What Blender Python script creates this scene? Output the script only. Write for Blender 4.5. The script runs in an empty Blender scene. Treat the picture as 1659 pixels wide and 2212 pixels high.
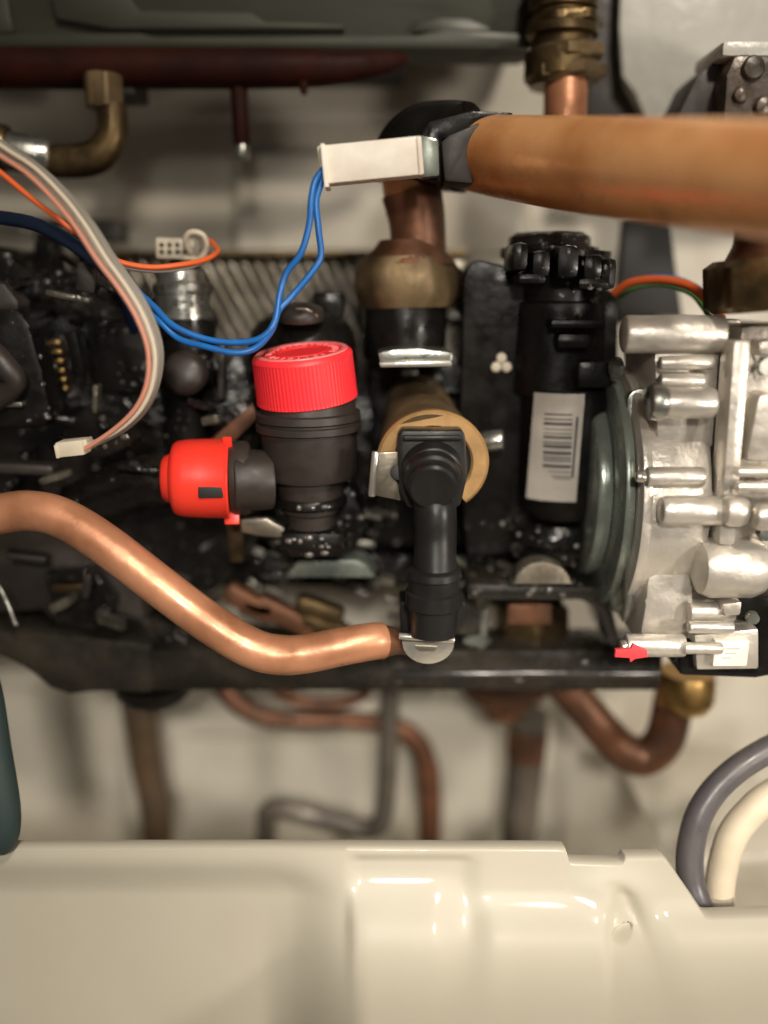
import bpy, bmesh, math, random
from mathutils import Vector, Matrix
random.seed(7)
S = 0.001            # all lengths below are written in millimetres
scene = bpy.context.scene
COL = scene.collection

# ------------------------------------------------------------ camera, world, ceiling lamp, added fill lights
PITCH = math.radians(14.0)
HFOV = math.radians(48.0)
cam_d = bpy.data.cameras.new('camera'); cam = bpy.data.objects.new('camera', cam_d); COL.objects.link(cam)
cam_d.sensor_fit = 'HORIZONTAL'; cam_d.sensor_width = 36; cam_d.lens = 18/math.tan(HFOV/2)
cam_d.clip_start = 0.005; cam_d.clip_end = 30
cam.location = (0, 0, 0); cam.rotation_euler = (math.radians(90)-PITCH, 0, 0)
cam_d.dof.use_dof = True; cam_d.dof.focus_distance = 0.298; cam_d.dof.aperture_fstop = 2.5
scene.camera = cam
w = bpy.data.worlds.new("World"); scene.world = w; w.use_nodes = True
bg = w.node_tree.nodes['Background']; bg.inputs[0].default_value = (1.0, .88, .74, 1); bg.inputs[1].default_value = 0.10
scene.view_settings.view_transform = 'Standard'; scene.view_settings.look = 'None'
scene.view_settings.exposure = 0.0; scene.view_settings.gamma = 1.0
def lamp(name, loc, target, size, power, color):
    d = bpy.data.lights.new(name, 'AREA'); d.shape = 'DISK'; d.size = size; d.energy = power; d.color = color
    o = bpy.data.objects.new(name, d); COL.objects.link(o); o.location = loc
    o.rotation_euler = (Vector(target)-Vector(loc)).to_track_quat('-Z', 'Y').to_euler()
    return o
lamp('ceiling_lamp', (0.30, -0.55, 0.75), (0.03, 0.35, -0.08), 0.13, 9.5, (1.0, .89, .76))
g_ = lamp('side_fill', (0.36, -0.03, -0.02), (0.07, 0.26, -0.15), 0.06, 0.52, (1.0, .90, .79)); g_.data.spread = math.radians(115)  # added fill that brightens the tray's right side, no such lamp known

f_ = lamp('low_fill', (0.02, -0.32, 0.185), (-0.01, 0.45, -0.31), 0.07, 0.37, (1.0, .93, .84)); f_.data.spread = math.radians(52)  # added narrow fill aimed at the lower wall, no known source

# ------------------------------------------------------------ placing: a point of the picture at a depth (mm from the lens)
FPX = 829.5/math.tan(HFOV/2)
def P(u, v, y):
    a = (u-829.5)/FPX; b = (1106-v)/FPX
    dy = math.cos(PITCH)+b*math.sin(PITCH); dz = -math.sin(PITCH)+b*math.cos(PITCH)
    return Vector((a*y/dy, y, dz*y/dy))
def mm(px, y): return px*y/FPX      # pixels to mm at a depth

# ------------------------------------------------------------ materials
def mat(name, col, rough=.5, metal=0., col2=None, nscale=60, mix=(.35, .65), bump=0., bscale=400, rvar=0., coat=0., crough=.12, spec=.5, detail=4, stretch=None):
    m = bpy.data.materials.new(name); m.use_nodes = True; nt = m.node_tree; N = nt.nodes; L = nt.links
    b = N['Principled BSDF']; b.inputs['Base Color'].default_value = (*col, 1)
    b.inputs['Roughness'].default_value = rough; b.inputs['Metallic'].default_value = metal
    b.inputs['Coat Weight'].default_value = coat; b.inputs['Coat Roughness'].default_value = crough
    b.inputs['Specular IOR Level'].default_value = spec
    tc = N.new('ShaderNodeTexCoord'); src = tc.outputs['Object']
    if stretch:
        mp = N.new('ShaderNodeMapping'); mp.inputs['Scale'].default_value = stretch; L.new(src, mp.inputs[0]); src = mp.outputs[0]
    n = N.new('ShaderNodeTexNoise'); n.inputs['Scale'].default_value = nscale; n.inputs['Detail'].default_value = detail; L.new(src, n.inputs['Vector'])
    if col2:
        r = N.new('ShaderNodeValToRGB'); r.color_ramp.elements[0].position = mix[0]; r.color_ramp.elements[1].position = mix[1]
        r.color_ramp.elements[0].color = (*col, 1); r.color_ramp.elements[1].color = (*col2, 1)
        L.new(n.outputs[0], r.inputs[0]); L.new(r.outputs[0], b.inputs['Base Color'])
    if rvar:
        mr = N.new('ShaderNodeMapRange'); mr.inputs[1].default_value = .3; mr.inputs[2].default_value = .7
        mr.inputs[3].default_value = max(.05, rough-rvar); mr.inputs[4].default_value = min(1, rough+rvar)
        n3 = N.new('ShaderNodeTexNoise'); n3.inputs['Scale'].default_value = nscale*2.3; n3.inputs['Detail'].default_value = 5; L.new(src, n3.inputs['Vector'])
        L.new(n3.outputs[0], mr.inputs[0]); L.new(mr.outputs[0], b.inputs['Roughness'])
    if bump:
        n2 = N.new('ShaderNodeTexNoise'); n2.inputs['Scale'].default_value = bscale; n2.inputs['Detail'].default_value = 3; L.new(src, n2.inputs['Vector'])
        bp = N.new('ShaderNodeBump'); bp.inputs['Strength'].default_value = bump; bp.inputs['Distance'].default_value = .0006
        L.new(n2.outputs[0], bp.inputs['Height']); L.new(bp.outputs[0], b.inputs['Normal'])
    return m
M = {}
M['paint'] = mat('cream_paint_shaded', (.40, .375, .305), .5, 0, (.35, .32, .25), 9, (.3, .7), bump=.12, bscale=150, rvar=.08, coat=.14, crough=.07)  # same cream paint as the wall, darkened so the tray looks less lit
M['wall'] = mat('cream_paint_lit', (.66, .62, .52), .38, 0, (.54, .50, .41), 22, bump=.25, bscale=120, rvar=.12)  # same cream paint as the tray, lightened so the wall looks better lit
M['whitewall'] = mat('galvanised_paint', (.60, .60, .55), .33, 0, (.50, .50, .45), 30, bump=.9, bscale=130, rvar=.12)
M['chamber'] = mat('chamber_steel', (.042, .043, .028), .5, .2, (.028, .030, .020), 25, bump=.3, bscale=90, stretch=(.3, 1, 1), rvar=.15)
M['copper'] = mat('bright_copper', (.54, .25, .135), .40, .4, (.27, .11, .05), 38, (.42, .68), bump=.6, bscale=110, rvar=.14, detail=8)
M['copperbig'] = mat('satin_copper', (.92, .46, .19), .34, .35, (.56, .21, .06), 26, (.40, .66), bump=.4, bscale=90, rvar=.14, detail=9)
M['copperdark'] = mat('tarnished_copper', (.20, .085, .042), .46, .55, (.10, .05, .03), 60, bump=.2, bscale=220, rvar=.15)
M['pipebrown'] = mat('oxidised_pipe', (.12, .075, .04), .5, .3, (.08, .055, .035), 45, bump=.15, bscale=200, rvar=.12)
M['pipegrey'] = mat('grey_sleeved_pipe', (.13, .11, .085), .42, .3, (.075, .065, .055), 60, bump=.2, bscale=150, rvar=.15)
M['brass'] = mat('brass', (.52, .34, .13), .38, 1, (.33, .20, .07), 60, bump=.15, bscale=300, rvar=.12)
M['brassmatte'] = mat('matte_brass', (.50, .32, .16), .5, .55, (.38, .24, .11), 90, bump=.2, bscale=400, rvar=.1)
M['brassdark'] = mat('dark_brass', (.16, .11, .05), .42, .9, (.08, .055, .03), 70, bump=.25, bscale=250, rvar=.15)
M['brassold'] = mat('old_brass', (.20, .14, .07), .5, .6, (.11, .075, .04), 60, bump=.2, bscale=250, rvar=.15)
M['black'] = mat('black_plastic', (.0045, .0042, .004), .32, 0, (.008, .007, .006), 60, bump=.3, bscale=220, rvar=.16, spec=.22)
M['blacksmooth'] = mat('smooth_black_plastic', (.010, .0098, .0095), .38, 0, (.015, .014, .0135), 70, bump=.08, bscale=300, rvar=.1, spec=.28)
M['blackwet'] = mat('wet_black_plastic', (.006, .005, .0045), .17, 0, (.030, .023, .017), 55, (.5, .78), bump=1.6, bscale=230, rvar=.16, spec=.55)
M['brownblack'] = mat('brownish_plastic', (.030, .023, .019), .48, 0, (.022, .017, .014), 90, bump=.15, bscale=300, rvar=.08)
M['barblack'] = mat('black_enamelled_steel', (.016, .014, .011), .28, .1, (.034, .028, .020), 70, (.4, .75), bump=.22, bscale=170, rvar=.13)
M['red'] = mat('red_plastic', (.92, .028, .045), .45, 0, (.90, .034, .036), 60, bump=.05)
M['redworn'] = mat('worn_red_plastic', (.92, .22, .22), .4)
M['rubble'] = mat('grey_wet_casting', (.13, .12, .09), .25, .2, (.045, .04, .03), 90, bump=1.2, bscale=230, rvar=.15)
M['redknob'] = mat('orange_red_plastic', (.80, .035, .022), .36, 0, (.76, .042, .022), 60, bump=.08)
M['redtag'] = mat('red_tag', (.70, .05, .06), .5)
M['alu'] = mat('cast_aluminium', (.64, .60, .53), .38, .62, (.55, .51, .45), 60, bump=.45, bscale=330, rvar=.10)
M['steel'] = mat('zinc_steel', (.42, .42, .38), .30, .9, (.26, .27, .24), 60, bump=.25, bscale=250, rvar=.12)
M['greensteel'] = mat('green_grey_steel', (.26, .29, .25), .30, .45, (.12, .14, .12), 45, bump=.3, bscale=140, rvar=.12)
M['clip'] = mat('bright_steel_clip', (.70, .67, .60), .25, .8, (.55, .52, .46), 60, bump=.1)
M['rib'] = mat('stainless_rib', (.38, .35, .28), .35, .8, (.18, .15, .11), 80, bump=.15, rvar=.1)
M['white'] = mat('white_nylon', (.93, .88, .78), .42, 0, (.80, .72, .60), 90, bump=.05)
M['ivory'] = mat('ivory_nylon', (.60, .54, .42), .45, 0, (.50, .44, .33), 90)
M['label'] = mat('label_paper', (.52, .48, .42), .45, 0, (.42, .38, .33), 70)
M['ink'] = mat('label_ink', (.07, .065, .06), .6)
M['blue'] = mat('blue_insulation', (.012, .15, .48), .36, 0, (.01, .10, .34), 60)
M['navy'] = mat('navy_insulation', (.008, .022, .06), .4)
M['orange'] = mat('orange_insulation', (.72, .13, .03), .4)
M['pink'] = mat('pink_insulation', (.60, .26, .18), .4)
M['cream'] = mat('cream_insulation', (.62, .54, .42), .42)
M['greyw'] = mat('grey_insulation', (.22, .20, .17), .42)
M['green'] = mat('green_insulation', (.06, .20, .05), .4)
M['hosegrey'] = mat('grey_hose', (.075, .07, .075), .34, 0, (.10, .09, .09), 60, bump=.3, bscale=150, rvar=.1)
M['hosecream'] = mat('cream_hose', (.68, .60, .45), .5, 0, (.58, .50, .37), 60, bump=.3, bscale=150)
M['teal'] = mat('teal_rubber', (.012, .026, .026), .6, 0, (.018, .032, .030), 40)
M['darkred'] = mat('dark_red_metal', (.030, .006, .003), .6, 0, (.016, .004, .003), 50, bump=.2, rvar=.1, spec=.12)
M['glintblack'] = mat('highlight_black', (.03, .028, .025), .22, .2, bump=.5, bscale=200, coat=.6)
M['gasket'] = mat('dark_gasket', (.010, .009, .008), .6)
M['barrel'] = mat('ochre_ring', (.42, .25, .10), .48, .35, (.32, .19, .075), 120, bump=.25, bscale=350)
M['plugbrown'] = mat('brown_plug', (.10, .075, .055), .35, .2, (.035, .028, .022), 90, bump=.9, bscale=150, rvar=.15)

# ------------------------------------------------------------ object helpers
def link(name, bm, m, parent=None, smooth=40, kind=None, label=None):
    me = bpy.data.meshes.new(name); bmesh.ops.recalc_face_normals(bm, faces=bm.faces)
    bmesh.ops.scale(bm, vec=(S, S, S), verts=bm.verts)
    if parent is not None:
        bmesh.ops.translate(bm, vec=-parent.matrix_basis.translation, verts=bm.verts)
        org = None
    else:
        c = Vector(); 
        for vt in bm.verts: c += vt.co
        org = c/max(1, len(bm.verts)); bmesh.ops.translate(bm, vec=-org, verts=bm.verts)
    bm.to_mesh(me); bm.free()
    for p in me.polygons: p.use_smooth = True
    me.set_sharp_from_angle(angle=math.radians(smooth))
    me.materials.append(M[m])
    o = bpy.data.objects.new(name, me); COL.objects.link(o)
    if parent is not None: o.parent = parent
    else: o.location = org
    if kind: o['kind'] = kind
    if label: o['label'] = label
    return o
def tag(o, label, cat, group=None):
    o['label'] = label; o['category'] = cat
    if group: o['group'] = group
    return o
def thing(name, at, label, cat, group=None):
    o = bpy.data.objects.new(name, None); o.empty_display_size = .01; COL.objects.link(o)
    o.location = at*S
    return tag(o, label, cat, group)
def sub(o_part, name, bm, m, **k):
    """a piece of a part: one level deeper (the part sits at its thing's origin)"""
    root = o_part.parent
    if root is None:
        ob = link(name, bm, m, parent=o_part, **k); return ob
    ob = link(name, bm, m, parent=root, **k); ob.parent = o_part
    return ob
def axes(d):
    d = Vector(d).normalized(); a = Vector((0, 0, 1)) if abs(d.z) < .9 else Vector((1, 0, 0))
    x = d.cross(a).normalized(); return x, d.cross(x).normalized(), d
def lathe(bm, o, d, prof, seg=48, ripple=None, closed=True):
    x, y, z = axes(d); rings = []
    for t, r in prof:
        ring = []
        for i in range(seg):
            a = 2*math.pi*i/seg; rr = r*(ripple(i, t) if ripple else 1)
            ring.append(bm.verts.new(o+z*t+x*(rr*math.cos(a))+y*(rr*math.sin(a))))
        rings.append(ring)
    for A, B in zip(rings, rings[1:]):
        for i in range(seg): bm.faces.new((A[i], A[(i+1) % seg], B[(i+1) % seg], B[i]))
    if closed:
        bm.faces.new(rings[0]); bm.faces.new(rings[-1])
    return bm
def cyl(bm, a, b, r, seg=32, bev=.4, r2=None):
    a = Vector(a); b = Vector(b); L = (b-a).length; r2 = r if r2 is None else r2; bev = min(bev, L*.3, r*.5, r2*.8)
    return lathe(bm, a, b-a, [(0, r-bev), (bev*.3, r-bev*.3), (bev, r), (L-bev, r2), (L-bev*.3, r2-bev*.3), (L, r2-bev)], seg)
def hexnut(bm, a, b, r, rot=0, ch=.6):
    a = Vector(a); b = Vector(b); d = b-a; L = d.length; x, y, z = axes(d); seg = 48; rings = []
    ap = r*math.cos(math.pi/6)
    for t, lim in ((0, ap*.94), (ch, r*1.01), (L-ch, r*1.01), (L, ap*.94)):
        ring = []
        for i in range(seg):
            an = 2*math.pi*i/seg; k = ((an+rot) % (math.pi/3))-math.pi/6
            rr = min(ap/math.cos(k), lim)
            ring.append(bm.verts.new(a+z*t+x*rr*math.cos(an)+y*rr*math.sin(an)))
        rings.append(ring)
    for A, B in zip(rings, rings[1:]):
        for i in range(seg): bm.faces.new((A[i], A[(i+1) % seg], B[(i+1) % seg], B[i]))
    bm.faces.new(rings[0]); bm.faces.new(rings[-1]); return bm
def spline(pts, n=10):
    if len(pts) < 3:
        return [tuple(a+(b-a)*i/n for a, b in zip(pts[0], pts[1])) for i in range(n+1)]
    out = []
    Q = [tuple(2*a-b for a, b in zip(pts[0], pts[1]))]+list(pts)+[tuple(2*a-b for a, b in zip(pts[-1], pts[-2]))]
    for i in range(1, len(Q)-2):
        for k in range(n):
            t = k/n; p = []
            for c in range(len(pts[0])):
                p0, p1, p2, p3 = Q[i-1][c], Q[i][c], Q[i+1][c], Q[i+2][c]
                p.append(.5*(2*p1+(p2-p0)*t+(2*p0-5*p1+4*p2-p3)*t*t+(3*p1-p0-3*p2+p3)*t**3))
            out.append(tuple(p))
    out.append(tuple(pts[-1])); return out
def tube(bm, pts, r, seg=20, n=10, smooth=True, wob=0.):
    """pts: (x,y,z) mm or (x,y,z,r)"""
    pp = [tuple(p) if len(p) == 4 else (*p, r) for p in pts]
    if smooth: pp = spline(pp, n)
    pos = [Vector(p[:3]) for p in pp]; rad = [p[3] for p in pp]
    T = []
    for i in range(len(pos)):
        a = pos[max(0, i-1)]; b = pos[min(len(pos)-1, i+1)]; T.append((b-a).normalized())
    x, y, _ = axes(T[0]); rings = []
    for i, p in enumerate(pos):
        x = (x-T[i]*x.dot(T[i])).normalized(); y = T[i].cross(x)
        rr = rad[i]*(1+wob*math.sin(i*1.7)); rings.append([bm.verts.new(p+x*rr*math.cos(2*math.pi*k/seg)+y*rr*math.sin(2*math.pi*k/seg)) for k in range(seg)])
    for A, B in zip(rings, rings[1:]):
        for i in range(seg): bm.faces.new((A[i], A[(i+1) % seg], B[(i+1) % seg], B[i]))
    bm.faces.new(rings[0]); bm.faces.new(rings[-1]); return bm
def U(pts, r=None):
    """list of (u,v,y[,rpx]) -> mm points, radius given in pixels"""
    out = []
    for p in pts:
        q = P(*p[:3]); out.append((*q, mm(p[3], p[2])) if len(p) > 3 else tuple(q))
    return out
def box(bm, c, s, bev=.6, rot=None, seg=2):
    t = bmesh.new(); bmesh.ops.create_cube(t, size=1); bmesh.ops.scale(t, vec=s, verts=t.verts)
    if bev: bmesh.ops.bevel(t, geom=t.edges[:], offset=min(bev, min(s)*.45), segments=seg, affect='EDGES', profile=.6)
    if rot is not None: bmesh.ops.transform(t, matrix=rot.to_4x4(), verts=t.verts)
    bmesh.ops.translate(t, vec=c, verts=t.verts)
    me = bpy.data.meshes.new('tmp'); t.to_mesh(me); t.free(); bm.from_mesh(me); bpy.data.meshes.remove(me); return bm
def ubox(bm, u0, v0, u1, v1, y, depth, bev=.8, rot=None):
    """box whose front face fills a picture rectangle at depth y"""
    a = P(u0, v0, y); b = P(u1, v1, y); c = (a+b)/2
    return box(bm, Vector((c.x, y+depth/2, c.z)), (abs(b.x-a.x), depth, abs(a.z-b.z)), bev, rot)
def plate(bm, uv, y, depth, bev=.5):
    """outline in the picture at depth y, extruded backwards"""
    t = bmesh.new(); f = [t.verts.new(P(u, v, y)) for u, v in uv]; face = t.faces.new(f)
    r = bmesh.ops.extrude_face_region(t, geom=[face]); vs = [e for e in r['geom'] if isinstance(e, bmesh.types.BMVert)]
    bmesh.ops.translate(t, vec=(0, depth, 0), verts=vs)
    if bev: bmesh.ops.bevel(t, geom=t.edges[:], offset=bev, segments=2, affect='EDGES', profile=.6, clamp_overlap=True)
    me = bpy.data.meshes.new('tmp'); t.to_mesh(me); t.free(); bm.from_mesh(me); bpy.data.meshes.remove(me); return bm
def arc(cu, cv, ru, rv, a0, a1, n=12): return [(cu+ru*math.cos(math.radians(a0+(a1-a0)*i/n)), cv-rv*math.sin(math.radians(a0+(a1-a0)*i/n))) for i in range(n+1)]
def B(): return bmesh.new()
def sst(a, b, x):
    t = max(0, min(1, (x-a)/(b-a))); return t*t*(3-2*t)

# ------------------------------------------------------------ the setting: back panel
WY = 452
def grid_sheet(us, vs, pos):
    bm = B(); rows = [[bm.verts.new(pos(u, v)) for u in us] for v in vs]
    for a, b in zip(rows, rows[1:]):
        for i in range(len(us)-1): bm.faces.new((a[i], a[i+1], b[i+1], b[i]))
    return bm
def wallpos(u, v):
    d = 0
    d -= 7*sst(505, 520, u)*sst(322, 338, v)*(1-sst(1130, 1145, u))*(1-sst(545, 560, v))      # raised step set along a shadow edge, shade put into the shape
    d -= 9*sst(1185, 1225, u)*sst(1380, 1440, v)                                              # raised field lower right
    d += 6*sst(380, 400, u)*(1-sst(900, 925, u))*sst(1585, 1605, v)                            # recess lower centre, shaped after the tray's shadow edge
    d += 5*(1-sst(255, 275, u))*sst(1480, 1500, v)
    d -= 12*sst(1075, 1095, u)*(1-sst(1160, 1172, u))*sst(1480, 1500, v)*0
    return P(u, v, WY)+Vector((0, d, 0))
us = [-700+i*10 for i in range(0, 305)]; vs = [-900+i*14 for i in range(0, 245)]
wall = link('wall', grid_sheet(us, vs, wallpos), 'wall', kind='structure')
wall['label'] = 'cream painted sheet metal back panel of the boiler behind all the pipes'

# painted bracket sheet at top right, nearer than the wall
bm = B(); plate(bm, [(1345, -120), (1338, 60), (1345, 165), (1372, 200), (1392, 250), (1402, 330), (1700, 330), (1760, 300), (1760, -120)], 402, 3, .8)
o = link('metal_bracket', bm, 'whitewall'); tag(o, 'pale dimpled painted metal sheet at the top right above the thick copper pipe', 'bracket')
# slanted dark post to the left of the bracket sheet and the dark wedge at its right
bm = B(); plate(bm, [(1296, -120), (1345, -120), (1340, 120), (1350, 190), (1385, 250), (1410, 330), (1255, 330), (1270, 200)], 412, 22, 1)
o = link('support_post', bm, 'brownblack'); tag(o, 'dark slanted support behind the stacked brass fitting at the top', 'support')

# ------------------------------------------------------------ combustion chamber (top left)
t = thing('combustion_chamber', P(500, 60, 345), 'dark green grey steel chamber casing across the top left', 'chamber')
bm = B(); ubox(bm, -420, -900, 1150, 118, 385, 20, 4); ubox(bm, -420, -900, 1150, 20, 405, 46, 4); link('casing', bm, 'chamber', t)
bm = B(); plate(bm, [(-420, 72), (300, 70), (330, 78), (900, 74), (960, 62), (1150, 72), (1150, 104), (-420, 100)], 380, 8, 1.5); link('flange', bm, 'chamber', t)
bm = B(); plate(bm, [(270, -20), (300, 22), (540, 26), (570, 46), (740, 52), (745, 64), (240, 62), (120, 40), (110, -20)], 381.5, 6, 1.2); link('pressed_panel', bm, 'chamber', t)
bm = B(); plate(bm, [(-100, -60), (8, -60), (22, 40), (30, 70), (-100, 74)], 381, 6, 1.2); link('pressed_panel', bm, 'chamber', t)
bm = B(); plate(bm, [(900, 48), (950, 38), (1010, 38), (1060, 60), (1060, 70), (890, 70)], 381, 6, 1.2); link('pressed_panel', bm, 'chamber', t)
# burner manifold, dark red, with its hanging rod
t = thing('burner_manifold', P(400, 150, 372), 'dark red burner manifold tube in shadow under the chamber', 'manifold')
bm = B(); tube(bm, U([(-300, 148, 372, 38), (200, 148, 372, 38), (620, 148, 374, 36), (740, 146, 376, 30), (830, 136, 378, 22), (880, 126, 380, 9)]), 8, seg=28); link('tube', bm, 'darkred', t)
bm = B(); ubox(bm, -300, 104, 880, 128, 392, 50, 1); link('underside_dark_strip', bm, 'gasket', t)  # dark strip put in to deepen the shade under the chamber
bm = B(); ubox(bm, 190, 118, 292, 205, 370, 22, 1.5); link('injector_block', bm, 'gasket', t)
bm = B(); cyl(bm, P(655, 168, 372), P(657, 205, 372), 2.6, r2=1.2); link('nipple', bm, 'darkred', t)
t = thing('hanging_rod', P(520, 190, 372), 'short dark red rod hanging below the manifold, bright metal tip', 'rod')
bm = B(); cyl(bm, P(514, 170, 374), P(523, 312, 374), mm(17, 374)); link('shaft', bm, 'darkred', t)
bm = B(); cyl(bm, P(523, 311, 374), P(524, 346, 374), mm(15, 374), bev=1.2); link('tip', bm, 'steel', t)

# brass elbow, top left
t = thing('brass_elbow', P(225, 240, 366), 'dark brass elbow with a pale hexagon nut hanging from the top left', 'elbow')
bm = B(); hexnut(bm, P(222, 160, 366), P(226, 236, 366), mm(40, 366), rot=.45); link('nut', bm, 'brassold', t)
bm = B(); tube(bm, U([(240, 225, 366, 30), (243, 262, 366, 30), (240, 300, 366, 31), (212, 336, 366, 33), (165, 348, 366, 33), (100, 348, 366, 32)]), 6, seg=28); link('bend', bm, 'brassdark', t)
bm = B(); cyl(bm, P(112, 342, 366), P(-20, 322, 362), mm(38, 366), bev=1.5); link('union', bm, 'steel', t)
bm = B(); cyl(bm, P(20, 324, 364), P(-160, 290, 360), mm(46, 366), bev=1.5); link('sleeve', bm, 'brassdark', t)

# ------------------------------------------------------------ stacked brass fitting, top right
t = thing('stacked_brass_fitting', P(1220, 250, 372), 'stacked dark brass fitting standing on the thick copper pipe', 'fitting')
for i, (v0, v1, r, m_) in enumerate(((-60, -14, 74, 'brassdark'), (34, 66, 76, 'brass'), (104, 140, 80, 'brass'), (143, 180, 80, 'brass'))):
    bm = B(); hexnut(bm, P(1222, v0, 372), P(1222, v1, 372), mm(r, 372), rot=.2+i*.37, ch=1.2); link('nut', bm, 'brassold' if i != 1 else 'brassdark', t)
bm = B(); lathe(bm, P(1222, -100, 372), Vector((0, 0, -1)), [(0, 11), (14, 11), (15, 13.4), (20, 13.4), (21, 12), (25, 12), (26, 14), (29, 14), (30, 11.8), (34, 11.8), (35, 14.2), (44, 14.2), (45, 12.5), (47, 12.0)], 40); link('body', bm, 'brassdark', t)
bm = B(); cyl(bm, P(1222, 170, 368), P(1220, 300, 366), mm(42, 372)); link('tail', bm, 'copper', t)

# ------------------------------------------------------------ thick copper pipe and its elbow
t = thing('thick_copper_pipe', P(1300, 350, 300), 'thick satin copper pipe running in from the right and bending down at its left end', 'pipe')
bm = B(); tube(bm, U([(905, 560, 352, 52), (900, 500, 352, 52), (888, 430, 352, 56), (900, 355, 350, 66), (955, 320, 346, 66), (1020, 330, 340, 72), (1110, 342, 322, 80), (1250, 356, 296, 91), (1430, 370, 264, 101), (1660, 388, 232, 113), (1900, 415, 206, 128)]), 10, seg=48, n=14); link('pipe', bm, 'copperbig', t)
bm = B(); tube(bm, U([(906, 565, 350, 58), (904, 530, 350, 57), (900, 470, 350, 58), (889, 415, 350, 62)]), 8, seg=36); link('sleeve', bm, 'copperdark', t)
# thermostat clip over the bend
t = thing('pipe_sensor_clip', P(960, 320, 345), 'black plastic sensor clip wrapped over the bend of the thick copper pipe', 'clip')
bm = B(); tube(bm, U([(872, 395, 349, 66), (880, 350, 349, 74), (915, 318, 346, 80), (968, 314, 342, 83), (1000, 318, 338, 84)]), 10, seg=30); link('shell', bm, 'black', t)
bm = B(); plate(bm, [(900, 300), (925, 262), (1020, 238), (1110, 242), (1104, 256), (1055, 258), (1000, 290), (955, 300), (955, 395), (905, 385)], 326, 22, 1.5); link('clip_arm', bm, 'black', t)
bm = B(); plate(bm, [(952, 305), (972, 290), (1040, 262), (1022, 300), (1012, 340), (1024, 398), (960, 392)], 322, 30, 1.5); link('clip_jaw', bm, 'brownblack', t)
bm = B(); plate(bm, [(908, 290), (948, 300), (950, 380), (908, 384)], 321, 8, 1); link('plug_seat', bm, 'greensteel', t)

# white plug with the blue wires
t = thing('white_plug', P(800, 350, 305), 'long white rectangular plug on the sensor clip, blue wires at its left end', 'connector')
rz = Matrix.Rotation(math.radians(5.2), 3, 'Y').inverted()
def rbox(u, v, y, wpx, hpx, d, bev, ang=5.2):
    bm = B(); c = P(u, v, y); box(bm, c+Vector((0, d/2, 0)), (mm(wpx, y), d, mm(hpx, y)), bev, Matrix.Rotation(math.radians(-ang), 3, 'Y')); return bm
link('housing', rbox(806, 345, 305, 202, 74, 9, .7), 'white', t)
link('latch_lip', rbox(701, 357, 303.5, 10, 84, 12, .5), 'white', t)
link('back_cover', rbox(694, 352, 307, 12, 66, 7, .5), 'ivory', t)
link('end_rim', rbox(906, 336, 304, 6, 74, 10, .5), 'white', t)
def wire(name, pts, rpx, m_, label, group=None, y=None, n=12, seg=12):
    if name == 'blue_wire' and len(pts) > 8: pts = [(p[0]+random.uniform(-4, 4), p[1]+random.uniform(-4, 4), p[2]+random.uniform(-1, 1)) for p in pts]
    bm = B(); tube(bm, [tuple(P(*p)) for p in pts], mm(rpx, pts[0][2]), seg=seg, n=n)
    o = link(name, bm, m_); return tag(o, label, 'wire', group)
wire('blue_wire', [(700, 368, 307), (684, 392, 305), (676, 430, 304), (668, 490, 304), (650, 545, 304), (620, 590, 303), (603, 640, 302), (598, 690, 300), (572, 730, 299), (520, 742, 299), (450, 735, 300), (380, 708, 302), (330, 662, 306), (285, 620, 312), (225, 570, 318), (150, 520, 326), (60, 478, 336), (-60, 452, 345)], 6.8, 'blue', 'upper blue wire looping from the white plug past the red cap to the left edge', 'blue sensor wires')
wire('blue_wire', [(703, 372, 308), (690, 400, 307), (680, 440, 306), (688, 500, 306), (690, 550, 306), (672, 592, 305), (630, 635, 304), (604, 672, 302), (590, 715, 300), (555, 755, 298), (510, 764, 298), (440, 752, 299), (385, 728, 301), (335, 690, 304), (296, 655, 310), (255, 600, 316), (190, 540, 322), (110, 497, 332), (0, 466, 341), (-80, 452, 346)], 6.8, 'blue', 'lower blue wire with the outward loop beside the ribbed plates', 'blue sensor wires')
wire('navy_cable', [(-60, 462, 330), (60, 480, 322), (130, 510, 314), (200, 556, 306), (236, 588, 304), (262, 625, 318), (300, 740, 350)], 14, 'navy', 'thick dark navy cable passing behind the pink and cream wires')
# wire bundle sweeping down to the ivory plug
base = [(-60, 290, 300), (0, 332, 298), (60, 372, 295), (120, 432, 292), (165, 490, 289), (210, 560, 286), (258, 625, 284), (296, 690, 283), (318, 760, 283), (314, 830, 284), (288, 885, 286), (240, 930, 289), (180, 970, 292)]
def off(du, dv, dy): return [(u+8+du*(.45+.55*math.sin(min(i,9)*.3+.2)), v+dv*(.4+.6*math.cos(i*.37)), y+dy) for i, (u, v, y) in enumerate(base)]
specs = [('cream', 11, -8, 0, 'cream wire on top of the bundle sweeping down to the small ivory plug'), ('pink', -9, 6, -1, 'pink wire on the inner side of the sweeping bundle'), ('greyw', 22, -12, 2, 'grey wire along the outer side of the sweeping bundle'), ('cream', 3, 3, 3, 'second cream wire lying deeper in the sweeping bundle'), ('greyw', 31, -4, 4, 'outermost grey wire of the sweeping bundle')]
for m_, du, dv, dy, lb in specs:
    pts = off(du, dv, dy); pts[-1] = (180+du*.3, 970+dv*.6, 292+dy*.4)
    wire({'cream': 'cream_wire', 'pink': 'pink_wire', 'greyw': 'grey_wire'}[m_], pts, 4.9, m_, lb, 'wires in the sweeping bundle')
wire('orange_wire', [(-60, 325, 302), (0, 372, 300), (70, 430, 298), (150, 492, 297), (200, 524, 300), (250, 562, 306), (320, 577, 312), (390, 572, 318), (445, 560, 326), (470, 542, 334), (455, 520, 342)], 6, 'orange', 'orange wire leaving the bundle and looping right towards the ribbed plates')
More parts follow.
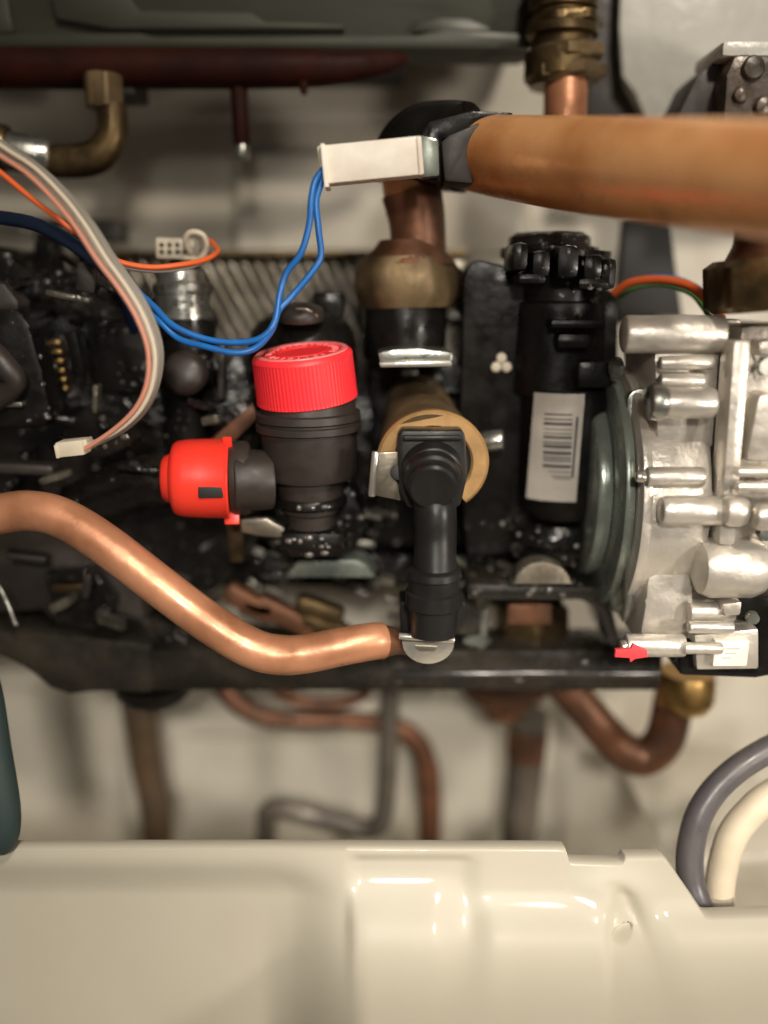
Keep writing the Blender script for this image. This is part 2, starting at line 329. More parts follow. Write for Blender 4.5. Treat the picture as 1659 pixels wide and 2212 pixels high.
wire('grey_wire', [(215, 545, 303), (260, 574, 308), (330, 586, 314), (400, 580, 320), (450, 562, 328), (462, 545, 334)], 4, 'greyw', 'thin grey wire running just under the orange wire')
# small ivory plug at the end of the bundle
t = thing('small_ivory_plug', P(150, 972, 292), 'small ivory plug at the lower end of the sweeping wire bundle', 'connector')
link('housing', rbox(150, 970, 290, 60, 34, 8, .7, 6), 'ivory', t)
link('collar', rbox(184, 962, 291, 12, 26, 7, .5, 20), 'ivory', t)
link('key', rbox(122, 976, 289.5, 8, 30, 6, .4, 6), 'ivory', t)
# two way ivory plug behind, with a coiled lead
t = thing('ivory_terminal_block', P(372, 537, 345), 'ivory terminal block with small holes resting above the ribbed plates', 'connector')
link('housing', rbox(378, 537, 345, 80, 42, 10, .8, -2), 'ivory', t)
for i in range(4):
    for j in range(2):
        bm = B(); a = P(350+i*17, 529+j*15, 345.2); cyl(bm, a, a+Vector((0, -.7, 0)), .9, seg=12, bev=.1); link('socket', bm, 'brownblack', t)
wire('white_lead', [(410, 545, 344), (400, 520, 340), (412, 502, 338), (438, 508, 338), (446, 535, 340), (430, 560, 342), (400, 560, 344)], 6, 'cream', 'pale coiled lead curling off the ivory terminal block')
# dark bracket at left behind wires
t = thing('dark_bracket', P(150, 510, 400), 'dark flat bracket with a pale edge behind the blue wires at the left', 'bracket')
bm = B(); ubox(bm, 70, 474, 262, 522, 400, 14, 1); link('plate', bm, 'brownblack', t)
bm = B(); ubox(bm, 40, 492, 150, 501, 388, 6, .6); link('edge_strip', bm, 'clip', t)
bm = B(); ubox(bm, 70, 520, 118, 590, 375, 16, 1.6); link('lug', bm, 'black', t)

# ------------------------------------------------------------ plate heat exchanger with diagonal ribs
t = thing('ribbed_plate_exchanger', P(700, 640, 410), 'stainless heat exchanger with rows of slanted ribs behind the red cap', 'heat exchanger')
bm = B(); ubox(bm, 160, 556, 1010, 900, 412, 30, 1); link('core', bm, 'brownblack', t)
bm = B(); ubox(bm, 150, 541, 1010, 556, 402, 40, 1); link('top_plate', bm, 'brassdark', t)
for i in range(27):
    u = 190+i*27.5; bm = B()
    tube(bm, U([(u, 560, 408, 5.5), (u+10, 575, 407, 6.6), (u+72, 690, 406, 6.6), (u+135, 810, 405, 6)]), 2, seg=10, n=4); link('rib', bm, 'rib', t)
t = thing('vertical_side_rail', P(985, 620, 385), 'pale steel side rail beside the black diverter housing', 'rail')
bm = B(); plate(bm, [(975, 560), (1012, 560), (1006, 650), (985, 790), (965, 790), (960, 700), (978, 640)], 385, 8, .8); link('rail', bm, 'rib', t)
bm = B(); plate(bm, [(950, 668), (998, 672), (990, 690), (960, 690), (990, 785), (965, 786), (945, 700)], 372, 5, .6); link('spring_arm', bm, 'clip', t)

# ------------------------------------------------------------ pressure sensor (silver can on black body)
sensor_t = t = thing('pressure_sensor', P(398, 760, 345), 'silver canned pressure sensor on a black socket left of the ribs', 'sensor')
bm = B(); lathe(bm, P(398, 688, 345), Vector((0, 0, 1)), [(0, mm(62, 345)), (2, mm(62, 345)), (2.4, mm(58, 345)), (9, mm(57, 345)), (9.4, mm(59, 345)), (13, mm(59, 345)), (13.5, mm(54, 345)), (18, mm(52, 345)), (18.6, mm(40, 345))], 44); link('can', bm, 'steel', t)
bm = B(); cyl(bm, P(398, 586, 345), P(398, 560, 345), mm(30, 345)); link('terminal_stub', bm, 'black', t)
bm = B(); lathe(bm, P(398, 690, 345), Vector((0, 0, -1)), [(0, mm(66, 345)), (6, mm(66, 345)), (6.5, mm(60, 345)), (18, mm(60, 345)), (19, mm(72, 345)), (24, mm(72, 345)), (25, mm(58, 345)), (50, mm(58, 345))], 40); link('socket', bm, 'black', t)
bm = B(); a = P(402, 806, 326); lathe(bm, a, Vector((0, -1, .35)), [(0, 8.6), (2, 8.4), (4, 7), (5, 4.6), (5.5, 1)], 32); link('drain_knob', bm, 'brownblack', t)
bm = B(); ubox(bm, 352, 780, 446, 830, 326, 12, 3); link('knob_seat', bm, 'black', t)

# ------------------------------------------------------------ red capped valve
t = thing('red_capped_valve', P(655, 1190, 322), 'black filling valve body under a bright red ribbed screw cap', 'valve')
tilt = Vector((-.085, -.13, 1)).normalized(); RC = mm(113, 300)
c0 = P(655, 876, 296)+Vector((0, RC*.95, 0))
cap_h = 17.5
rip = lambda i, tt: 1-(.016 if (i % 4) in (0, 1) and 1.2 < tt < cap_h-2 else 0)
bm = B(); lathe(bm, c0, tilt, [(0, RC*.97), (.4, RC), (1.3, RC*1.005), (1.35, RC*1.0), (cap_h-1.9, RC*.985), (cap_h-1.8, RC*.99), (cap_h-.8, RC*.97), (cap_h, RC*.92)], 320, rip); cap = link('screw_cap', bm, 'red', t, smooth=30)
top = c0+tilt*cap_h
for (ra, rb, h) in ((.90, .80, .5), (.52, .45, .4)):
    bm = B(); lathe(bm, top-tilt*.1, tilt, [(0, RC*ra), (h, RC*ra*.99), (h, RC*rb*1.01), (0, RC*rb)], 72, closed=False); sub(cap, 'raised_ring', bm, 'redworn' if ra > .8 else 'red')
xx, yy, zz = axes(tilt)
for k in range(26):     # worn embossed strokes between the rings
    if k % 9 == 8: continue
    a0 = 2*math.pi*k/26; bm = B(); p = top+(xx*math.cos(a0)+yy*math.sin(a0))*RC*.66
    r_ = Matrix((xx*math.cos(a0)+yy*math.sin(a0), -xx*math.sin(a0)+yy*math.cos(a0), zz)).transposed()
    box(bm, p+tilt*.1, (RC*.13, RC*(.035 if k % 3 else .09), .5), .1, r_, 1); sub(cap, 'embossed_mark', bm, 'redworn')
def vl(name, prof, m_, v0=872, y=296, u=656, seg=48, sm=40):
    bm = B(); c = P(u, v0, y)+Vector((0, RC*.95, 0)); lathe(bm, c, Vector((.01, .02, -1)), prof, seg); return link(name, bm, m_, t, smooth=sm)
vl('collar', [(-1.5, RC*.9), (0, RC*.93), (4.5, RC*.96), (5, RC*1.04), (7.4, RC*1.05), (8, RC*1.0), (8.6, RC*1.0), (9, RC*1.06), (11.2, RC*1.06), (11.8, RC*.98)], 'brownblack')
vl('valve_body', [(11, RC*.98), (13, RC*.97), (27, RC*.93), (29, RC*.88), (30, RC*.70), (36, RC*.66), (37, RC*.60), (42, RC*.58), (43, RC*.50), (48, RC*.48)], 'brownblack')
vl('base_ring', [(36, RC*.70), (37, RC*.74), (39, RC*.74), (40, RC*.66)], 'black')
bm = B(); plate(bm, [(560, 1050), (760, 1045), (790, 1120), (770, 1200), (600, 1205), (545, 1150)], 322, 26, 5); link('lower_block', bm, 'black', t)
bm = B(); plate(bm, [(600, 1150), (750, 1150), (745, 1210), (606, 1210)], 306, 20, 4); link('foot', bm, 'black', t)
bm = B(); a = P(560, 1040, 305); cyl(bm, a+Vector((4, 4, 0)), a+Vector((-10, 0, 0)), 11, bev=1); link('side_port', bm, 'brownblack', t)
# hood behind the cap
t = thing('bonnet', P(650, 700, 345), 'dark domed plastic bonnet standing behind the red cap', 'bonnet')
bm = B(); lathe(bm, P(655, 830, 350), Vector((0, 0, 1)), [(0, 22), (10, 22), (14, 21.4), (21, 20), (25, 17), (27.5, 12), (28, 6)], 44); link('dome', bm, 'black', t)
bm = B(); lathe(bm, P(648, 690, 330), Vector((0, -.2, 1)), [(0, 9), (2, 9.4), (4, 8.4), (5.2, 6), (5.8, 2)], 36); link('top_button', bm, 'brownblack', t)
bm = B(); ubox(bm, 672, 628, 742, 690, 345, 14, 2.5); link('terminal_cover', bm, 'black', t)
bm = B(); tube(bm, U([(610, 688, 326, 3), (630, 672, 324, 3), (660, 668, 323, 3), (685, 684, 324, 3)]), 1, seg=8); link('wire_spring', bm, 'clip', t)
# ------------------------------------------------------------ red side knob
t = thing('red_relief_knob', P(430, 1040, 296), 'orange red notched knob pointing left on the relief valve', 'knob')
ax = Vector((-1, -.10, .02)).normalized(); RK = mm(92, 296); kb = P(480, 1050, 296); kb.y = 296+RK*.9
bm = B(); lathe(bm, kb, ax, [(-.6, RK*1.0), (0, RK*1.03), (1.2, RK*1.0), (9, RK*.985), (15, RK*.965), (18.2, RK*.93), (19.6, RK*.86), (20.8, RK*.62), (22.8, RK*.56), (23.6, RK*.50), (24.0, RK*.40)], 72)
kn = link('knob_shell', bm, 'redknob', t)
bm = B(); box(bm, kb+ax*4.0+Vector((0, -RK*.985+1.5, -2.0)), (8.6, 3.6, 4.2), .5, Matrix.Rotation(.10, 3, 'Z')); sub(kn, 'notch', bm, 'gasket')
for (uu, vv, rr) in ((466, 1112, 1.9), (402, 1104, 1.3), (412, 975, 1.3)):
    q = P(uu, vv, kb.y-RK); hz = max(-.97, min(.97, (q.z-kb.z)/RK)); d = Vector((0, -math.sqrt(1-hz*hz), hz))
    bm = B(); lathe(bm, Vector((q.x, kb.y, kb.z))+d*RK*.96, d, [(-.5, rr), (.4, rr*.9), (.7, rr*.5)], 16); sub(kn, 'pip', bm, 'redknob')
for hz, L_ in ((.955, 2.2), (-.95, 3.6)):      # flared rim lips
    d = Vector((0, -math.sqrt(1-hz*hz), hz)); bm = B(); box(bm, kb-ax*(L_*.4)+d*RK*.985, (L_*1.5, 5, 1.0), .45, Matrix.Rotation(-math.atan2(1, 0)+math.atan2(d.z, -d.y)*-1+math.pi/2, 3, 'X')); sub(kn, 'rim_lip', bm, 'redknob')
bm = B(); cyl(bm, kb+Vector((8.5, 1, 0)), kb, RK*.93, bev=2.5); link('shaft_collar', bm, 'brownblack', t)
bm = B(); cyl(bm, kb-ax*14, kb-ax*5, RK*.66, bev=1); link('valve_stem', bm, 'blacksmooth', t)
t = thing('relief_valve_bracket', P(510, 1170, 335), 'narrow brown steel strap hanging below the red knob', 'bracket')
bm = B(); plate(bm, [(488, 1120), (528, 1120), (524, 1215), (496, 1215)], 325, 4, .8); link('strap', bm, 'brassdark', t)
bm = B(); plate(bm, [(420, 980), (545, 870), (556, 905), (500, 960), (440, 1010)], 330, 6, 1); link('arm', bm, 'copperdark', t)
bm = B(); plate(bm, [(520, 1122), (575, 1120), (612, 1140), (628, 1165), (555, 1158), (520, 1150)], 312, 4, .8)
o = link('pale_steel_tongue', bm, 'rib'); tag(o, 'pale steel tongue poking out below the red capped valve', 'tab')

# ------------------------------------------------------------ pipe union and black sleeve above the ochre ring
t = thing('pipe_union', P(878, 600, 352), 'large dark brass union nut at the foot of the descending copper pipe', 'fitting')
bm = B(); hexnut(bm, P(878, 556, 350), P(880, 664, 350), mm(114, 350), rot=.44, ch=5); link('union_nut', bm, 'brassold', t)
bm = B(); lathe(bm, P(882, 572, 350), Vector((0, 0, 1)), [(0, mm(98, 350)), (3, mm(92, 350)), (6, mm(72, 350)), (8, mm(64, 350)), (9, mm(60, 350))], 40); link('shoulder', bm, 'copperdark', t)
bm = B(); cyl(bm, P(874, 655, 350), P(874, 770, 350), mm(88, 350)); link('sleeve', bm, 'black', t)
bm = B(); plate(bm, [(816, 762), (850, 755), (905, 752), (950, 758), (978, 762), (976, 790), (900, 786), (822, 790)], 316, 26, .8); link('retaining_clip', bm, 'steel', t)
bm = B(); plate(bm, [(818, 784), (975, 780), (976, 792), (822, 794)], 313, 4, .5); link('clip_edge', bm, 'clip', t)
# fitting block under
bm = B(); ubox(bm, 800, 792, 1000, 1180, 362, 30, 3)
o = link('valve_block', bm, 'black'); tag(o, 'black moulded valve block behind the ochre ring', 'valve block')
for u, v, wd in ((830, 822, 46), (868, 800, 34), (925, 812, 30), (955, 838, 40), (900, 836, 24)):
    bm = B(); ubox(bm, u, v, u+wd, v+14, 352, 12, 1.2); o2 = link('moulded_lug', bm, 'steel' if wd < 35 else 'black'); o2.parent = o; o2.location = o2.location-o.location

# ochre brass barrel with ring, axis towards the camera
t = thing('ochre_ring_fitting', P(932, 992, 300), 'ochre brass ring and barrel around the black hose elbow', 'fitting')
R1 = mm(124, 300); rc = P(935, 1000, 300)
def oring(bm, c, ro, ri, dep, a0=-70, a1=215, seg=64, sq=1.0):
    vsr = []
    for i in range(seg+1):
        a = math.radians(a0+(a1-a0)*i/seg); d = Vector((math.cos(a), 0, math.sin(a)*sq))
        vsr.append([bm.verts.new(c+d*r+Vector((0, yv, 0))) for r, yv in ((ri, .8), (ri+.8, 0), (ro-1, 0), (ro, 1), (ro, dep), (ri, dep))])
    for a, b in zip(vsr, vsr[1:]):
        for k in range(6): bm.faces.new((a[k], a[(k+1) % 6], b[(k+1) % 6], b[k]))
    bm.faces.new(vsr[0]); bm.faces.new(vsr[-1]); return bm
bm = B(); oring(bm, rc, R1, R1*.68, 5, -52, 205, sq=.93); link('ring', bm, 'barrel', t)
bm = B(); lathe(bm, rc+Vector((-1, 5.2, -.5)), Vector((-.06, .94, .30)), [(0, R1*.93), (8, R1*.90), (20, R1*.82), (21, R1*.75), (36, R1*.72), (50, R1*.62)], 56); link('barrel', bm, 'brassold', t)
bm = B(); cyl(bm, rc+Vector((0, 3, 0)), rc+Vector((0, 6, 0)), R1*.84); link('inner_gasket', bm, 'gasket', t)
bm = B(); cyl(bm, P(1038, 955, 322), P(1088, 950, 320), 4, bev=.8); link('side_screw', bm, 'steel', t)

# black hose elbow
t = thing('black_hose_elbow', P(935, 1230, 290), 'smooth black plastic elbow running down from the ochre ring', 'elbow')
bm = B(); plate(bm, [(858, 945), (868, 930), (1000, 930), (1006, 945), (1010, 1030), (996, 1090), (985, 1100), (880, 1098), (862, 1060)], 290, 14, 2); link('head', bm, 'blacksmooth', t)
bm = B(); plate(bm, [(872, 942), (996, 942), (998, 952), (870, 952)], 287.5, 4, .6); link('head_rib', bm, 'blacksmooth', t)
for ru, rv, y, v in ((66, 62, 285, 1030), (62, 48, 281, 1042), (54, 20, 277.5, 1056)):
    bm = B(); lathe(bm, P(935, v, y), Vector((0, 1, .25)), [(0, mm(ru, y)*.9), (.8, mm(ru, y)), (6, mm(ru, y)*1.05)], 44); link('step_ring', bm, 'blacksmooth', t)
bm = B(); tube(bm, U([(932, 1020, 300, 40), (936, 1050, 291, 44), (938, 1078, 287, 46), (940, 1110, 285, 48), (940, 1170, 284, 48), (940, 1262, 280, 48)]), 8, seg=40); link('tube', bm, 'blacksmooth', t)
bm = B(); lathe(bm, P(938, 1225, 281), Vector((0, 0, -1)), [(0, 7.0), (.8, 9.2), (3, 9.6), (3.6, 8.8), (8, 8.8), (8.6, 9.8), (13.5, 9.9), (14.5, 8.6), (18, 8.4), (24, 8.0)], 44); link('coupling', bm, 'blacksmooth', t)
bm = B(); plate(bm, [(862, 1300), (1008, 1300), (1010, 1335), (990, 1372), (865, 1366)], 292, 14, 1.5); link('socket', bm, 'blacksmooth', t)
# steel clip left of elbow head
t = thing('steel_spring_clip', P(825, 1030, 292), 'small bright steel clip with a round hole left of the black hose elbow', 'clip')
bm = B(); plate(bm, [(812, 978), (860, 976), (862, 1000), (852, 1012), (848, 1028), (860, 1046), (866, 1082), (806, 1070)], 292, 2, .5); link('plate', bm, 'rib', t)
bm = B(); cyl(bm, P(812, 975, 291), P(803, 1072, 291), mm(9, 291)); link('edge_cylinder', bm, 'clip', t)
bm = B(); cyl(bm, P(862, 1020, 291), P(862, 1020, 293), mm(19, 291)); link('hole_bush', bm, 'gasket', t)
# half round clip at foot of the elbow
t = thing('half_round_clip', P(920, 1400, 283), 'bright half round steel clip at the foot of the black hose', 'clip')
bm = B(); plate(bm, [(868, 1386)]+[(p[0], p[1]) for p in arc(925, 1388, 56, 46, 180, 360, 16)]+[(980, 1390)], 283, 5, .9); link('tongue', bm, 'clip', t)
bm = B(); cyl(bm, P(861, 1374, 282), P(982, 1383, 282), mm(8, 282), bev=.4); link('folded_edge', bm, 'clip', t)
bm = B(); plate(bm, [(896, 1396), (945, 1398), (940, 1408), (905, 1407)], 282.2, 1.2, .3); link('slot', bm, 'rib', t)

# ------------------------------------------------------------ black diverter / pump housing
t = thing('black_diverter_housing', P(1150, 1100, 340), 'tall black diverter valve motor housing with a barcode label', 'valve motor')
bm = B(); plate(bm, arc(1035, 610, 32, 50, 180, 95, 6)+arc(1290, 660, 44, 40, 80, 0, 6)+[(1334, 860), (1306, 1090), (1240, 1190), (1010, 1200), (992, 1000), (998, 800)], 335, 50, 2.5); link('housing', bm, 'black', t)
bm = B(); lathe(bm, P(1195, 845, 345), Vector((0, 0, 1)), [(0, mm(108, 345)), (20, mm(106, 345)), (34, mm(104, 345)), (35, mm(96, 345)), (50, mm(96, 345)), (51, mm(104, 345)), (53, mm(104, 345))], 48); link('motor_can', bm, 'black', t)
bm = B(); lathe(bm, P(1185, 560, 345), Vector((0, 0, 1)), [(0, mm(96, 345)), (1, mm(100, 345)), (4, mm(100, 345)), (4.6, mm(86, 345)), (8, mm(84, 345)), (9.5, mm(70, 345))], 48, lambda i, tt: 1-.05*((i//3) % 2) if tt > 4.3 else 1); link('lid', bm, 'blackwet', t)
for u, v, wd, h in ((1108, 522, 34, 64), (1150, 540, 40, 60), (1205, 530, 46, 72), (1262, 548, 40, 60), (1300, 556, 32, 70), (1120, 590, 60, 24), (1250, 600, 70, 26)):
    bm = B(); ubox(bm, u, v, u+wd, v+h, 312, 24, 2.6); link('lug', bm, 'black', t)
for u, v, wd, h in ((1190, 690, 120, 20), (1205, 720, 70, 34), (1250, 780, 70, 60)):
    bm = B(); ubox(bm, u, v, u+wd, v+h, 317, 20, 2.2); link('moulded_boss', bm, 'black', t)
bm = B(); lathe(bm, P(1212, 1105, 338), Vector((0, 0, 1)), [(0, mm(92, 338)), (4, mm(102, 338)), (46, mm(104, 338)), (50, mm(92, 338))], 56); body2 = link('actuator_drum', bm, 'black', t)
bm = B(); lathe(bm, P(1190, 1200, 338), Vector((0, 0, 1)), [(0, mm(84, 338)), (6, mm(86, 338)), (8, mm(100, 338)), (14, mm(100, 338)), (16, mm(92, 338))], 40); link('drum_base', bm, 'blackwet', t)
for k in range(3):
    a = math.radians(90+120*k); bm = B(); q = P(1083+13*math.cos(a), 786-13*math.sin(a), 334.6); lathe(bm, q, Vector((0, -1, 0)), [(0, 2.0), (.5, 1.8), (.7, 1)], 20); link('logo_dot', bm, 'ivory', t)
# label follows the drum
def curved_label(u0, v0, u1, v1, cu, yc, rpx, dr=.25):
    bm = B(); R = mm(rpx, yc)+dr; c = P(cu, (v0+v1)/2, yc); n = 18; rows = []
    y = yc-R*.9
    a = P(u0, v0, y); b = P(u1, v0, y); cc = P(u0, v1, y)
    def ang(x): return math.asin(max(-.98, min(.98, (x-c.x)/R)))
    for k in range(2):
        sk = -(7 if k else 0)*(v1-v0)/232-7*(v0-850)/232; sk = mm(sk, y); a0, a1 = ang(a.x+sk), ang(b.x+sk)
        z = a.z if k == 0 else cc.z
        rows.append([bm.verts.new((c.x+R*math.sin(a0+(a1-a0)*i/n), yc-R*math.cos(a0+(a1-a0)*i/n), z)) for i in range(n+1)])
    for i in range(n): bm.faces.new((rows[0][i], rows[0][i+1], rows[1][i+1], rows[1][i]))
    return bm
lab = link('barcode_label', curved_label(1158, 850, 1262, 1082, 1212, 338, 104), 'label', t)
v = 893
random.seed(3)
while v < 1035:
    h = random.choice((2.2, 3.5, 5.5, 7)); sub(lab, 'barcode_bar', curved_label(1178, v, 1236, v+h, 1212, 338, 104, .45), 'ink'); v += h+random.choice((3, 4.5, 7))
for (a_, b_, c_, d_) in ((368, 628, 388, 633), (396, 628, 420, 633), (372, 650, 378, 662), (384, 650, 400, 654), (406, 650, 411, 664), (416, 652, 432, 656), (374, 668, 404, 671)):
    link('printed_mark', curved_label(a_, b_, c_, d_, 398, 345, 57, .3), 'ink', sensor_t)
sub(lab, 'printed_line', curved_label(1244, 900, 1249, 1030, 1212, 338, 104, .45), 'ink')

# strap and wires behind right of the housing
bm = B(); plate(bm, [(1352, 470), (1448, 470), (1478, 700), (1330, 700)], 392, 10, 1.5)
o = link('dark_strap', bm, 'gasket'); tag(o, 'dark vertical strap behind the arching multicoloured wires', 'strap')
wire('orange_wire', [(1318, 640, 340), (1360, 612, 335), (1420, 604, 330), (1480, 614, 325), (1520, 640, 320), (1560, 690, 318)], 9, 'orange', 'orange wire arching over the top of the gas valve')
wire('green_wire', [(1330, 648, 344), (1370, 622, 340), (1430, 614, 336), (1490, 632, 331), (1520, 664, 326), (1540, 700, 322)], 6, 'green', 'green wire arching just below the orange one at the right')
wire('blue_wire', [(1340, 628, 346), (1390, 602, 342), (1440, 598, 338), (1490, 612, 334), (1530, 640, 330), (1550, 690, 330)], 5, 'blue', 'short blue wire arching above the orange one at the right')

# right union under the thick pipe
t = thing('right_pipe_union', P(1640, 600, 300), 'dark brass union under the thick copper pipe at the right edge', 'fitting')
bm = B(); hexnut(bm, P(1650, 555, 290), P(1650, 668, 290), mm(122, 290), rot=.1, ch=2); link('union_nut', bm, 'brassdark', t)
bm = B(); tube(bm, U([(1650, 470, 285, 58), (1650, 520, 288, 60), (1650, 560, 290, 78)]), 8, seg=32); link('neck', bm, 'copperdark', t)
# dark plug top right
t = thing('brown_junction_box', P(1580, 200, 350), 'dark brown box cable end above the thick pipe at the top right corner', 'box')
bm = B(); plate(bm, [(1588, 118), (1760, 118), (1760, 300), (1560, 300), (1570, 160)], 338, 30, 2); link('box_body', bm, 'plugbrown', t)
bm = B(); plate(bm, [(1505, 165), (1545, 130), (1590, 122), (1590, 300), (1440, 300)], 350, 25, 1.5); link('wing', bm, 'brownblack', t)
bm = B(); ubox(bm, 1562, 86, 1760, 122, 340, 30, 2.2); link('lid', bm, 'whitewall', t)
for u, v, r in ((1628, 146, 6), (1600, 205, 4), (1650, 230, 5)):
    bm = B(); lathe(bm, P(u, v, 337), Vector((0, -1, 0)), [(0, r*.7), (1, r*.6), (1.6, r*.3)], 20); link('screw', bm, 'plugbrown', t)

# ------------------------------------------------------------ gas valve (cast aluminium), axis along x
t = thing('gas_valve', P(1480, 1100, 320), 'cast aluminium gas valve with screw bosses at the right', 'gas valve')
def xcyl(name, u0, u1, v, rpx, y, m_='alu', bev=.8, seg=36):
    a = P(u0, v, y); b = P(u1, v, y); b.z = a.z; bm = B(); cyl(bm, a, b, mm(rpx, y), seg=seg, bev=bev); return link(name, bm, m_, t)
yc = 335; zc = P(1480, 1112, 290).z; Rv = 46
def xdisc(name, u0, u1, R, m_, yv=290, bev=1.2, dz=0, yy_=335, seg=96):
    x0 = P(u0, 1100, yv).x; x1 = P(u1, 1100, yv).x; bm = B()
    cyl(bm, Vector((x0, yy_, zc+dz)), Vector((x1, yy_, zc+dz)), R, seg=seg, bev=bev); return link(name, bm, m_, t)
sp = xdisc('sealing_plate', 1352, 1376, 47, 'greensteel', bev=1.5, yy_=338)
xdisc('rear_cover', 1314, 1352, 37, 'greensteel', bev=7, yy_=342)
xdisc('diaphragm_housing', 1382, 1528, 46.5, 'alu', bev=2, yy_=331)
xdisc('housing_rim', 1378, 1400, 48, 'alu', bev=.8, yy_=332)
bm = B(); plate(bm, [(1592, 690), (1600, 690), (1596, 800), (1560, 1200), (1520, 1400), (1462, 1400), (1500, 1200), (1520, 1000), (1545, 760), (1560, 690)], 296, 75, 1.5); link('web_plate', bm, 'alu', t)
bm = B(); plate(bm, [(1600, 700), (1780, 700), (1780, 1180), (1650, 1170), (1560, 1180), (1578, 1000)], 286, 80, 4); link('main_body', bm, 'alu', t)
bm = B(); plate(bm, [(1586, 735), (1624, 735), (1590, 1180), (1552, 1180)], 279, 12, 2); link('flange_edge', bm, 'alu', t)
bm = B(); plate(bm, [(1640, 735), (1780, 735), (1780, 770), (1640, 770)], 278, 12, 2.5); link('body_rib', bm, 'alu', t)
bm = B(); plate(bm, [(1640, 850), (1780, 842), (1780, 1000), (1610, 1000)], 277, 12, 3); link('body_rib', bm, 'alu', t)
xcyl('top_tube', 1345, 1562, 722, 40, 292, bev=1.5)
bm = B(); plate(bm, [(1412, 752), (1560, 748), (1552, 960), (1520, 985), (1418, 960)], 292, 40, 3); link('boss_block', bm, 'alu', t)
bm = B(); plate(bm, [(1502, 1170), (1640, 1165), (1640, 1350), (1480, 1372)], 297, 40, 3); link('lower_body', bm, 'alu', t)
bm = B(); plate(bm, [(1400, 1060), (1560, 1060), (1552, 1150), (1400, 1140)], 287, 20, 3); link('boss_web', bm, 'alu', t)
xcyl('screw_boss', 1424, 1540, 784, 15, 288)
xcyl('screw_boss', 1424, 1520, 823, 17, 287)
xcyl('screw_boss', 1428, 1545, 870, 34, 283, bev=2)
xcyl('screw_head', 1400, 1440, 868, 40, 282, 'steel', 3)
xcyl('screw_boss', 1396, 1520, 1030, 22, 284)
xcyl('screw_head', 1372, 1396, 1030, 13, 283, 'clip', 1.5)
xcyl('screw_boss', 1424, 1570, 1103, 33, 281, bev=2)
xcyl('screw_head', 1560, 1614, 1103, 36, 277, 'alu', 4)
bm = B(); plate(bm, [(1640, 1035), (1780, 1035), (1780, 1070), (1640, 1070)], 275, 12, 2); link('body_rib', bm, 'alu', t)
for (u_, v_, r_) in ((1650, 790, 3.4), (1648, 1148, 3.0), (1620, 1330, 2.4)):
    bm = B(); a = P(u_, v_, 282); hexnut(bm, a, a+Vector((0, -3.4, 0)), r_); link('body_screw', bm, 'steel', t)
xcyl('outlet_boss', 1625, 1780, 1115, 32, 272, 'alu', 3)
xcyl('body_tube', 1590, 1780, 1020, 10, 272)
xcyl('body_tube', 1590, 1780, 1052, 13, 272)
xcyl('outlet_barrel', 1500, 1652, 1225, 70, 286, bev=6)
xcyl('screw_boss', 1350, 1478, 1394, 27, 284)
bm = B(); plate(bm, [(1402, 1210), (1500, 1200), (1500, 1392), (1378, 1396), (1394, 1300)], 290, 34, 3); link('lower_skirt', bm, 'alu', t)
xcyl('screw_head', 1338, 1364, 1397, 16, 283, 'clip', 2)
xcyl('lower_tube', 1486, 1584, 1355, 15, 282)
xcyl('lower_tube', 1486, 1584, 1322, 24, 288)
xcyl('lower_tube', 1476, 1560, 1400, 14, 280)
# steel ear with a hole on the left plate
bm = B(); plate(bm, arc(1385, 870, 30, 30, 165, 20, 8)+[(1402, 1000)]+arc(1375, 1005, 26, 30, 330, 200, 6), 306, 5, 1.2); link('steel_ear', bm, 'steel', t)
bm = B(); a = P(1374, 972, 305); cyl(bm, a+Vector((0, .5, 0)), a+Vector((0, -.6, 0)), mm(17, 305), bev=.3); link('ear_rivet', bm, 'greensteel', t)
for v0, v1, u in ((1115, 1300, 1362),):
    bm = B(); tube(bm, U([(u+14, v0-40, 300, 8), (u+6, v0, 298, 13), (u, (v0+v1)/2, 297, 15), (u-4, v1, 298, 13), (u-14, v1+40, 300, 7)]), 2, seg=14); link('rolled_bead', bm, 'steel', t)
for v_ in (795, 1160, 1300):
    bm = B(); a = P(1335, v_, 312); lathe(bm, a, Vector((-1, -.3, 0)), [(0, 4), (1.6, 3.8), (2.6, 2.4)], 20); link('plate_screw', bm, 'greensteel', t)
# white electrical box, black base, tag
bm = B(); plate(bm, [(1500, 1372), (1640, 1358), (1640, 1446), (1505, 1448)], 284, 20, 1.2); link('coil_housing', bm, 'alu', t)
bm = B(); ubox(bm, 1545, 1384, 1614, 1440, 281, 6, .7); st = link('sticker', bm, 'white', t)
for (a_, b_, c_, d_) in ((1562, 1400, 1598, 1403), (1566, 1410, 1590, 1413), (1560, 1420, 1580, 1423)):
    bm = B(); ubox(bm, a_, b_, c_, d_, 280.9, .3, 0); sub(st, 'faint_print', bm, 'label')
bm = B(); plate(bm, [(1468, 1385), (1500, 1385), (1502, 1440), (1640, 1440), (1640, 1330), (1585, 1340), (1590, 1290), (1780, 1290), (1780, 1440), (1632, 1466), (1470, 1460)], 287, 22, 1.5); link('solenoid_base', bm, 'black', t)
bm = B(); plate(bm, [(1560, 1305), (1604, 1300), (1600, 1330), (1566, 1332)], 282, 8, 1); link('terminal', bm, 'alu', t)
bm = B(); plate(bm, [(1330, 1404), (1362, 1402), (1368, 1392), (1398, 1404), (1400, 1420), (1372, 1424), (1362, 1432), (1360, 1422), (1328, 1420)], 279, 2, .3)
o = link('red_tag', bm, 'redtag'); tag(o, 'small red arrow shaped tag on the lower screw of the gas valve', 'tag')

